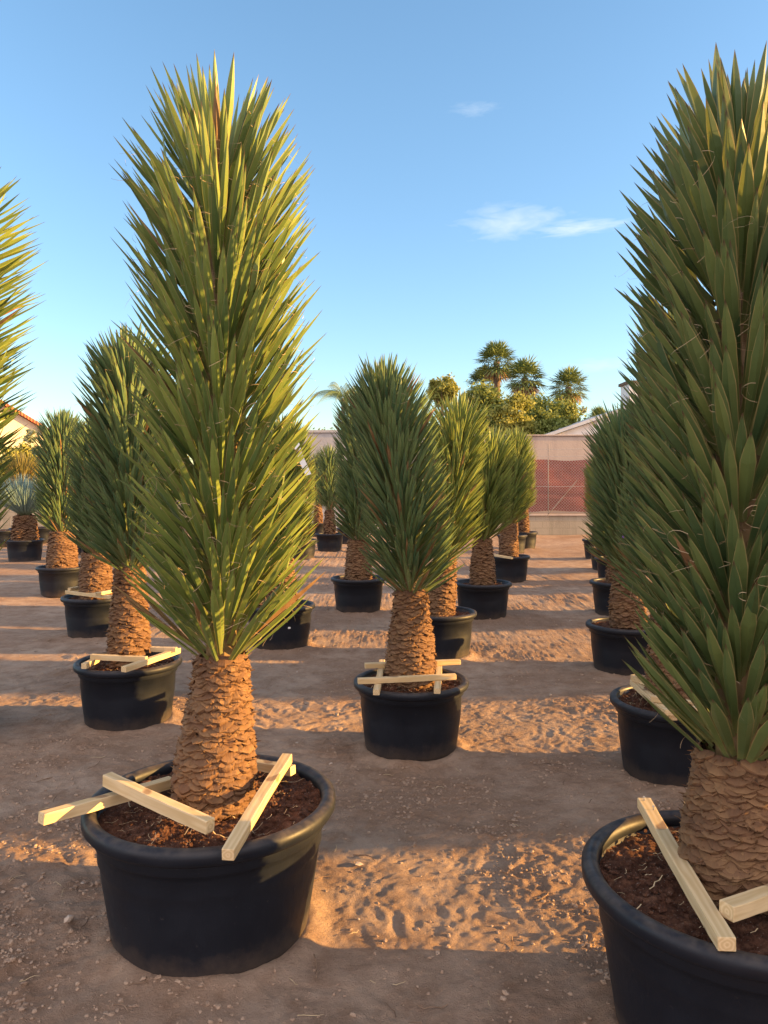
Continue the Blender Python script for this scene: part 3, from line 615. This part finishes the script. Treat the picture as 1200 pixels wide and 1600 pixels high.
# pot T
batten(at(990, 1066, .428), at(1052, 1121, .428), .042, .030, 'long batten along the left side of the second pot in the right row', GB, sd=20)
batten(at(989, 1058, .462), at(1040, 1074, .462), .036, .034, 'rear batten nailed over the long one on the second right row pot', GB, sd=21)
batten(at(1018, 1091, .460), at(1085, 1100, .460), .034, .030, 'middle crossing batten on the second right row pot', GB, sd=22)
batten(at(1036, 1112, .460), at(1100, 1108, .460), .040, .030, 'front crossing batten on the second right row pot', GB, sd=23)

# ------------------------------------------------------------------ ground
def axis(lo, hi, step, far_lo, far_hi, g=1.09):
    a = list(np.arange(lo, hi, step)); s = step; x = a[-1]
    while x < far_hi: s *= g; x += s; a.append(x)
    s = step; x = lo; b = []
    while x > far_lo: s *= g; x -= s; b.append(x)
    return np.array(b[::-1]+a)
def ground_h(x, y):
    x0_, y0_ = x, y; x = x0_+.16*(fbm(x0_*3.1+60, y0_*3.1+3, 3)-.5); y = y0_+.16*(fbm(x0_*3.1+13, y0_*3.1+90, 3)-.5)
    big = .05*(fbm(x*.55+40, y*.55+40, 3, 3)-.5)
    # wheel ruts running along the lanes between the rows (14 degrees off the view)
    c, s = math.cos(R(14)), math.sin(R(14)); u = x*c-y*s*1.0; v = x*s+y*c
    mask = np.clip((fbm(x*1.3+9, y*1.3+30, 5, 7)-.46)*7, 0, 1)
    rut = .012*np.sin(u*3.1+2*fbm(v*.6+5, u*.2+8, 2))*np.clip(fbm(x*.4+70, y*.4+20, 2)*2-.6, 0, 1)
    track = .008*np.abs(np.sin(v*19+3*np.sin(u*6)))*np.clip((vnoise(u*1.2+31, v*.25+12)-.5)*4, 0, 1)
    med = .018*(fbm(x*4.5+11, y*4.5+77, 5, 2)-.5)
    rough = .013*(1-np.abs(2*fbm(x*8+3, y*12+8, 4, 5)-1)*1.6)*.6+.012*(fbm(x*24+3, y*36+8, 4, 15)-.45)
    lump = np.clip(fbm(x*46+91, y*70+13, 3, 9)-.50, 0, 1)*.014
    return big+med*.9+rut+track+mask*(rough+lump)+.012*(fbm(x*26, y*26+5, 3, 8)-.5), mask
gx = axis(-2.6, 2.6, .008, -500, 500); gy = axis(1.55, 5.6, .008, -300, 900, 1.035)
GX, GY = np.meshgrid(gx, gy); HZ, MK = ground_h(GX, GY)
fade = np.clip(1.25-np.hypot(GX, GY-5)/30, 0.15, 1); HZ = HZ*fade
for (x, y, r) in POTS:
    if y > 24 or abs(x) > 14: continue
    d = np.hypot(GX-x, GY-y); HZ = HZ*np.clip((d-r*.4)/(r*.9), .25, 1)+.020*np.exp(-((d-r-.015)/.05)**2)*(.4+1.1*fbm(GX*7+3, GY*7+5, 2))
attr = np.zeros(GX.shape+(4,)); attr[..., 0] = MK
nx, ny = len(gx), len(gy); I = np.arange(nx*ny).reshape(ny, nx)
GF = np.stack([I[:-1, :-1], I[:-1, 1:], I[1:, 1:], I[1:, :-1]], 2).reshape(-1, 4)
g = link('ground', mesh_np('ground', np.stack([GX, GY, HZ], 2).reshape(-1, 3), [GF], M['ground'], None, attr.reshape(-1, 4), smooth=True)); tag(g, kind='structure')
def gh(x, y):
    h, m = ground_h(x, y); h = h*np.clip(1.25-np.hypot(x, y-5)/30, .15, 1)
    for (a, b, r) in POTS:
        if b > 24 or abs(a) > 14: continue
        d = np.hypot(x-a, y-b); h = h*np.clip((d-r*.4)/(r*.9), .25, 1)+.020*np.exp(-((d-r-.015)/.05)**2)*(.4+1.1*fbm(x*7+3, y*7+5, 2))
    return h, m
rng = np.random.RandomState(5)
def scatter(n, y0=1.6, y1=11):
    y = y0*(y1/y0)**rng.rand(n); x = (rng.rand(n)-.5)*1.25*y-.0; return x, y
def not_in_pot(x, y, pad=.01):
    k = np.ones(len(x), bool)
    for (a, b, r) in POTS: k &= np.hypot(x-a, y-b) > r+pad
    return k
x, y = scatter(75000); h, m = gh(x, y); keep = not_in_pot(x, y) & (rng.rand(len(x)) < .06+.94*m*np.clip((fbm(x*9+5, y*9+5, 3)-.40)*6, 0, 1)); x, y, h = x[keep], y[keep], h[keep]
sz = .0020+.0075*rng.rand(len(x))**3
V, F = rock_batch(len(x), rng, np.stack([x, y, h+sz*.15], 1), sz)
tag(link('soil_crumbs', mesh_np('soil_crumbs', V, [F], M['clod'])), 'loose brown crumbs of dry earth scattered over the yard', 'earth crumbs', kind='stuff')
x, y = scatter(80); h, m = gh(x, y); k = not_in_pot(x, y); x, y, h = x[k], y[k], h[k]; sz = .004+.011*rng.rand(len(x))**3
V, F = rock_batch(len(x), rng, np.stack([x, y, h+sz*.3], 1), sz)
tag(link('pebbles', mesh_np('pebbles', V, [F], M['stone'])), 'small pale pebbles scattered on the dirt', 'pebbles', kind='stuff')
# twigs and straw
def twigs(n, name, mat, lab, lo, hi, rr, seed):
    r = random.Random(seed); m = MB(); xs, ys = scatter(n); hh, _ = gh(xs, ys); k = not_in_pot(xs, ys, .05)
    for i in range(n):
        if not k[i]: continue
        a = r.uniform(0, 6.28); Ln = r.uniform(lo, hi); pts = []
        for j in range(5):
            t = j/4-.5; pts.append((xs[i]+math.cos(a)*Ln*t, ys[i]+math.sin(a)*Ln*t, hh[i]+.005+r.uniform(-.002, .005))); a += r.uniform(-.25, .25)
        m.tube(pts, [rr*1.0, rr, rr*.9, rr*.8, rr*.5], 4)
    tag(m.build(name, mat), lab, name.replace('_', ' '), kind='stuff')
twigs(150, 'twigs', M['twig'], 'thin dark twigs lying on the dirt', .03, .13, .0020, 3)
twigs(160, 'straw', M['straw'], 'pale bits of straw and fibre on the dirt', .02, .08, .0011, 4)

# ------------------------------------------------------------------ walls and fence at the end of the yard
def wall(name, label, x0, x1, y, z, mat, cap=.0, th=.2, capmat=None):
    t = thing(name, label, 'wall', ((x0+x1)/2, y, 0)); hw = (x1-x0)/2
    m = MB(); m.box(-hw, hw, -th/2, th/2, -.3, z); m.build('wall_body', M[mat], t, bevel=.01)
    if cap: c = MB(); c.box(-hw-.01, hw+.01, -th/2-.05, th/2+.05, z+.002, z+cap); c.build('coping', M[capmat or mat], t, bevel=.012)
    return t
wall('boundary_wall', 'tall plain beige boundary wall behind the red net', 1.9, 16, 24.6, 3.03, 'wall_beige', .05)
gw = wall('boundary_wall', 'tall grey concrete wall seen through the gap left of the centre', -5.2, 1.85, 24.4, 3.12, 'wall_grey', .09)
wall('low_wall', 'low grey block wall at the far left edge behind the pots', -22, -5.3, 24.4, .95, 'block', .05)
wall('low_wall', 'low stained block wall carrying the red net fence', 1.0, 16, 22.9, .56, 'block', .06, .25, 'wall_beige')
# netting fence
fx0, fx1 = 1.6, 13.0
t = thing('net_fence', 'chain link fence hung with faded red shade net on the low block wall', 'fence', (0, 22.9, .62))
rr = random.Random(8)
posts = [2.0+1.45*i for i in range(8)]
for pxx in posts:
    m = MB(); m.tube([(pxx, 0, -.02), (pxx, 0, 2.1)], .014, 8); m.build('post', M['post'], t, smooth=True)
m = MB()
for i in range(4):
    zz = (.05, .82, 1.72, 1.93)[i]; m.tube([(fx0+k*(fx1-fx0)/16, -.03, zz-.012*(k % 2)) for k in range(17)], .006, 4)
m.build('tension_wire', M['wire'], t)
m = MB(); s = .085; nn = int((fx1-fx0)/s)
for i in range(-18, nn):
    xa = fx0+i*s; za, zb = 0.02, 1.62; xb = xa+(zb-za)
    if xa < fx0: za += fx0-xa; xa = fx0
    if xb > fx1: zb -= xb-fx1; xb = fx1
    if zb > za: m.add([(xa, -.034, za), (xa+.009, -.034, za), (xb+.009, -.034, zb), (xb, -.034, zb)], [(0, 1, 2, 3)]); m.add([(fx0+fx1-xa, -.037, za), (fx0+fx1-xa+.009, -.037, za), (fx0+fx1-xb+.009, -.037, zb), (fx0+fx1-xb, -.037, zb)], [(0, 1, 2, 3)])
m.build('chain_link', M['wire'], t)
nxn, nzn = 160, 34; X_ = np.linspace(fx0, fx1, nxn); Zv = np.linspace(0, 1, nzn); XX, ZZ = np.meshgrid(X_, Zv)
bot = .06+.07*np.sin(XX*2.1)*np.sin(XX*.9+1)+.05*(fbm(XX*3+4, XX*0+2, 2)-.5); tp = 1.60+.02*np.sin(XX*4.3)
ZH = bot+(tp-bot)*ZZ; YY = .04+.035*np.sin(XX*1.8+ZZ*5)+.06*(fbm(XX*1.2+20, ZZ*6+30, 4)-.5)+.05*np.exp(-((ZZ-.33-.03*np.sin(XX*2))/.03)**2)
In = np.arange(nxn*nzn).reshape(nzn, nxn); NF = np.stack([In[:-1, :-1], In[:-1, 1:], In[1:, 1:], In[1:, :-1]], 2).reshape(-1, 4)
link('shade_net', mesh_np('shade_net', np.stack([XX, YY, ZH], 2).reshape(-1, 3), [NF], M['net'], smooth=True), t)
m = MB(); m.tube([(4.75, -.25, -.12), (5.75, -.05, 1.0)], .011, 6); m.build('brace', M['post'], t)

# ------------------------------------------------------------------ houses beyond
def gable(name, label, cx, y, w, dep, zw, zr, wallm, roofm, over=.3, win=()):
    """ridge runs away from the camera; gable end faces it"""
    t = thing(name, label, 'house', (cx, y, 0)); m = MB(); h = w/2
    m.add([(-h,0,-.3),(h,0,-.3),(h,0,zw),(0,0,zr),(-h,0,zw),(-h,dep,-.3),(h,dep,-.3),(h,dep,zw),(0,dep,zr),(-h,dep,zw)],
          [(0,1,2,3,4),(9,8,7,6,5),(1,6,7,2),(0,4,9,5)]); m.build('wall', M[wallm], t)
    r = MB(); sl_ = (zr-zw)/h; e = h+over
    for sgn in (-1, 1):
        a = (0, zr+.03); b = (sgn*e, zr-sl_*e+.03)
        r.add([(a[0],-over,a[1]),(b[0],-over,b[1]),(b[0],dep+over,b[1]),(a[0],dep+over,a[1]),(a[0],-over,a[1]+.16),(b[0],-over,b[1]+.16),(b[0],dep+over,b[1]+.16),(a[0],dep+over,a[1]+.16)],
              [(0,1,2,3),(4,7,6,5),(0,4,5,1),(1,5,6,2),(2,6,7,3)])
    r.build('roof', M[roofm], t)
    for (wx, wz, ww, wh) in win:
        f = MB(); f.box(wx-ww/2-.06, wx+ww/2+.06, -.05, .02, wz-.06, wz+wh+.06); fo = f.build('window', M['white_wall'], t)
        p = MB(); p.box(wx-ww/2, wx+ww/2, -.056, -.045, wz, wz+wh); p.build('pane', M['glass'], fo)
    return t
hh_ = gable('house', 'cream house gable with red tiled roof edge at the far left', -19.0, 38, 6.0, 9, 3.6, 5.45, 'yellow_wall', 'tile', .35, [(-1.2, 1.6, 1.0, 1.2)])
hh_.rotation_euler = (0, 0, R(31))
# satellite dish on a mast beside the house
t = thing('satellite_dish', 'round pale dish on a mast cut by the left edge above the red roof', 'satellite dish', (-18.75, 36.5, 0))
m = MB(); m.tube([(0, .1, 0), (0, .1, 5.6)], .03, 8); m.build('mast', M['post'], t)
link('dish', lathe([(.001, -.05), (.12, -.045), (.22, -.015), (.27, .02), (.28, .02), (.22, -.03), (.12, -.06), (.001, -.065)], 24, 'dish', M['dish']), t).location = (0, 0, 5.62); t.children[-1].rotation_euler = (R(80), 0, R(10))
gable('house', 'low white gable with a pale grey roof behind the beige wall', 12.8, 38, 9.6, 8, 3.75, 5.4, 'white_wall', 'grey_roof', .3, [(-3.0, 1.4, .8, .5)])
t = gable('house', 'house with pale orange tiled roof behind the right row of yuccas', 14.6, 48, 5.2, 8, 5.0, 5.75, 'yellow_wall', 'tile_pale', .3)
t = thing('tower_house', 'tall pale block with a dark capped parapet behind the right front crown', 'house', (14.15, 41.5, 0))
m = MB(); m.box(-.9, 2.6, 0, 1.5, -.3, 6.9); m.build('wall', M['white_wall'], t); m = MB(); m.box(-1.0, 2.7, -.1, 1.6, 6.902, 7.06); m.build('parapet', M['bark'], t)

# ------------------------------------------------------------------ trees beyond
def leaf_cloud(blobs, n, size, rng, flat=.75):
    w = np.array([b[3]**2 for b in blobs]); w = w/w.sum(); idx = rng.choice(len(blobs), n, p=w); B_ = np.array(blobs)[idx]
    d = rng.normal(0, 1, (n, 3)); d /= np.linalg.norm(d, axis=1, keepdims=True); r = B_[:, 3]*(.25+.75*rng.rand(n)**.6)*(1+.30*rng.normal(0, 1, n))
    c = B_[:, :3]+d*r[:, None]*np.array([1, 1, flat]); return c, idx
def quads(c, size, rng, elong=1.8):
    n = len(c); a = rng.normal(0, 1, (n, 3)); a /= np.linalg.norm(a, axis=1, keepdims=True); b = np.cross(a, rng.normal(0, 1, (n, 3))); b /= np.linalg.norm(b, axis=1, keepdims=True)
    s = size*(.6+.8*rng.rand(n))[:, None]; V = np.stack([c-a*s*elong/2, c+b*s*.5, c+a*s*elong/2, c-b*s*.5], 1)
    return V.reshape(-1, 3), (np.arange(n*4).reshape(n, 4))
def tree(px, Y, top, radpx, label, mat, seed, base=None, n=11000, leaf=.13, cat='tree', name='leafy_tree', flat=.8, group=None, nb=44):
    """px: column, top: pixel row of the top, radpx: crown half width in photo pixels"""
    x = (px-600)/FPX*Y; zt = H_CAM+(HOR-top)/FPX*Y; rad = radpx/FPX*Y; rng = np.random.RandomState(seed)
    cz = zt-rad*.95 if base is None else (zt+base)/2; hz = zt-cz
    t = thing(name, label, cat, (x, Y, 0), 0, group); blobs = []
    for i in range(nb):
        d = rng.normal(0, 1, 3); d /= np.linalg.norm(d); rr = rng.rand()**.4
        br = rad*(.16+.26*rng.rand()**1.5); blobs.append((d[0]*(rad-br)*rr, d[1]*(rad-br)*rr, cz+d[2]*(hz-br*.8)*rr, br))
    c, idx = leaf_cloud(blobs, n, leaf, rng, flat); V, F = quads(c, leaf, rng); A = np.zeros((len(V), 4)); tone = rng.rand(nb)[idx]*.6+rng.rand(n)*.4; A[:, 2] = np.repeat(tone, 4)
    link('crown', mesh_np('crown', V, [F], M[mat], None, A), t)
    m = MB(); tr = max(.08, rad*.09); m.tube([(0, 0, -.2), (tr*.3, 0, cz*.45), (0, 0, cz)], [tr, tr*.75, tr*.45], 8)
    for b in blobs[:9]: m.tube([(0, 0, cz*.5), (b[0]*.5, b[1]*.5, cz*.5+(b[2]-cz*.5)*.65), (b[0], b[1], b[2])], [tr*.5, tr*.28, tr*.1], 5)
    m.build('trunk', M['bark'], t); return t
GT = 'trees beyond the boundary wall'
tree(692, 46, 584, 28, 'rounded golden green treetop behind the central yuccas', 'fol_yellow', 1, leaf=.11, n=6000, group=GT)
tree(762, 44, 590, 56, 'feathery yellow green tree below the tallest palm', 'fol_green', 2, leaf=.11, group=GT, base=2)
tree(800, 40, 598, 46, 'brightest yellow tree below the middle palm', 'fol_yellow', 3, leaf=.10, group=GT, base=2)
tree(846, 42, 612, 52, 'broad green tree spreading between the palms over the wall', 'fol_green', 4, leaf=.11, group=GT, base=1.5)
tree(882, 46, 622, 46, 'green tree around the foot of the right palm', 'fol_green', 5, leaf=.11, group=GT, base=2)
tree(905, 52, 634, 30, 'low grey green tree above the white roof', 'fol_olive', 6, leaf=.12, group=GT, base=2, n=6000)
tree(728, 48, 612, 42, 'dull olive tree behind the middle row tops', 'fol_olive', 7, leaf=.11, group=GT, base=2)
tree(512, 40, 660, 44, 'low yellow green hedge top showing over the grey wall', 'fol_yellow', 8, leaf=.10, group=GT, base=1.5, name='hedge_shrub', cat='shrub', n=7000)
tree(450, 42, 668, 50, 'rounded green shrub behind the tall front left yucca', 'fol_green', 9, leaf=.11, group=GT, base=1, name='hedge_shrub', cat='shrub')
GSH = 'shrubs behind the left end of the yard'
tree(28, 27, 686, 42, 'yellow sunlit shrub at the far left behind the blue yucca', 'fol_yellow', 11, leaf=.07, group=GSH, base=.2, name='garden_shrub', cat='shrub', n=9000)
tree(45, 31, 664, 36, 'grey olive bush in front of the cream house', 'fol_olive', 12, leaf=.08, group=GSH, base=.3, name='olive_bush', cat='shrub')
tree(112, 30, 652, 40, 'pale olive bush right of the squat orange trunked yucca', 'fol_olive', 13, leaf=.08, group=GSH, base=.3, name='olive_bush', cat='shrub')
tree(-20, 29, 668, 50, 'golden shrub cut by the left edge', 'fol_yellow', 14, leaf=.08, group=GSH, base=.2, name='garden_shrub', cat='shrub')
tree(185, 33, 664, 52, 'green bush behind the tall left yucca', 'fol_green', 15, leaf=.09, group=GSH, base=.2, name='garden_shrub', cat='shrub')
tree(265, 33, 668, 50, 'bush between the two tall left yuccas', 'fol_yellow', 16, leaf=.09, group=GSH, base=.2, name='garden_shrub', cat='shrub')

def fan_palm(px, Y, cy, radpx, label, seed):
    x = (px-600)/FPX*Y; zc = H_CAM+(HOR-cy)/FPX*Y; rad = radpx/FPX*Y; rng = np.random.RandomState(seed); r = random.Random(seed)
    t = thing('fan_palm', label, 'palm tree', (x, Y, 0), 0, 'fan palms above the trees')
    Vg = []; Fg = []; Ag = []; Vd = []; Fd = []; Ad = []
    nl = 48
    for i in range(nl):
        e = math.radians(88-155*(i/nl)**.9+r.uniform(-8, 8)); a = i*2.39996+r.uniform(-.3, .3)
        d = Vector((math.cos(a)*math.cos(e), math.sin(a)*math.cos(e), math.sin(e))); dead = e < math.radians(-42)
        pet = rad*(.36+.16*r.random()); hub = d*pet; bl = rad*(.54+.14*r.random())*(.85 if dead else 1)
        side = d.cross(Vector((0, 0, 1))).normalized(); upv = side.cross(d)
        V, F, A = (Vd, Fd, Ad) if dead else (Vg, Fg, Ag); tone = r.random()
        # petiole
        b0 = len(V); w = rad*.014
        for q in (Vector((0, 0, 0)), hub):
            V += [q-side*w, q+side*w]; A += [(0, 0, tone, 1)]*2
        F.append((b0, b0+1, b0+3, b0+2))
        ns = 17; spread = math.radians(100 if not dead else 70)
        for k in range(ns):
            th = -spread+2*spread*k/(ns-1); dd = (d*math.cos(th)+side*math.sin(th)+upv*(.10*(1 if k % 2 else -1))).normalized()
            Ls = bl*(.72+.28*math.cos(th*.8)); pp = dd.cross(upv).normalized(); ww = bl*.048
            droop = Vector((0, 0, -1))*Ls*(.05+.16*r.random())
            p1 = hub+dd*Ls*.55; p2 = hub+dd*Ls+droop; b0 = len(V)
            V += [hub, p1-pp*ww, p1+pp*ww, p2]; A += [(0, 0, min(1, tone*.7+r.random()*.3), 1)]*4; F.append((b0, b0+1, b0+3, b0+2))
    off = np.array([0, 0, zc])
    link('crown', mesh_np('crown', np.array([tuple(v) for v in Vg])+off, [np.array(Fg)], M['palm'], None, Ag), t)
    link('dry_skirt', mesh_np('dry_skirt', np.array([tuple(v) for v in Vd])+off, [np.array(Fd)], M['palm_dead'], None, Ad), t)
    m = MB(); m.tube([(0, 0, -.2), (.05, 0, zc*.5), (0, 0, zc+.05)], [rad*.20, rad*.15, rad*.13], 10); m.build('trunk', M['bark'], t, smooth=True)
fan_palm(776, 60, 566, 38, 'tallest fan palm, dark crown highest above the trees', 21)
fan_palm(755, 63, 600, 30, 'smaller dark fan palm tucked low left of the tallest', 22)
fan_palm(820, 57, 592, 38, 'fan palm in the middle with a wide crown and brown skirt', 23)
fan_palm(888, 57, 606, 36, 'fan palm standing alone at the right with a bushy brown skirt', 24)
fan_palm(935, 75, 655, 22, 'far fan palm top peeping over the orange roof', 25)
def feather_palm(px, Y, cy, radpx, label, seed, nf=18):
    x = (px-600)/FPX*Y; zc = H_CAM+(HOR-cy)/FPX*Y; rad = radpx/FPX*Y; r = random.Random(seed)
    t = thing('feather_palm', label, 'palm tree', (x, Y, 0)); V = []; F = []; A = []
    for i in range(nf):
        a = i*2.39996; e = math.radians(r.uniform(15, 78)); o = Vector((math.cos(a), math.sin(a), 0)); tone = r.random(); Ls = rad*r.uniform(1.0, 1.3); prev = None; N = 70
        for k in range(N+1):
            s = k/N; p = o*(Ls*math.cos(e)*s*(1+.25*s))+Vector((0, 0, Ls*(math.sin(e)*s-.95*s*s*(1.1-.4*math.sin(e))))); 
            if prev is not None and k > 4:
                dd = (p-prev).normalized(); sd = dd.cross(Vector((0, 0, 1))).normalized()
                for sg in (-1, 1):
                    ll = Ls*.25*math.sin(math.pi*min(1, s*.85+.12)); tip = p+(sd*sg*.75+dd*.45+Vector((0, 0, -1.1))).normalized()*ll
                    b = len(V); V += [prev, prev+(p-prev)*.45, tip]; A += [(0, 0, tone, 1)]*3; F.append((b, b+1, b+2))
            prev = p
    link('crown', mesh_np('crown', np.array([tuple(v) for v in V])+np.array([0, 0, zc]), [np.array(F)], M['palm'], None, A), t)
    m = MB(); m.tube([(0, 0, -.2), (.03, 0, zc*.5), (0, 0, zc)], [.2, .15, .11], 10); m.build('trunk', M['bark'], t, smooth=True)
feather_palm(536, 45, 622, 60, 'drooping feather palm behind the yucca left of the centre', 31)
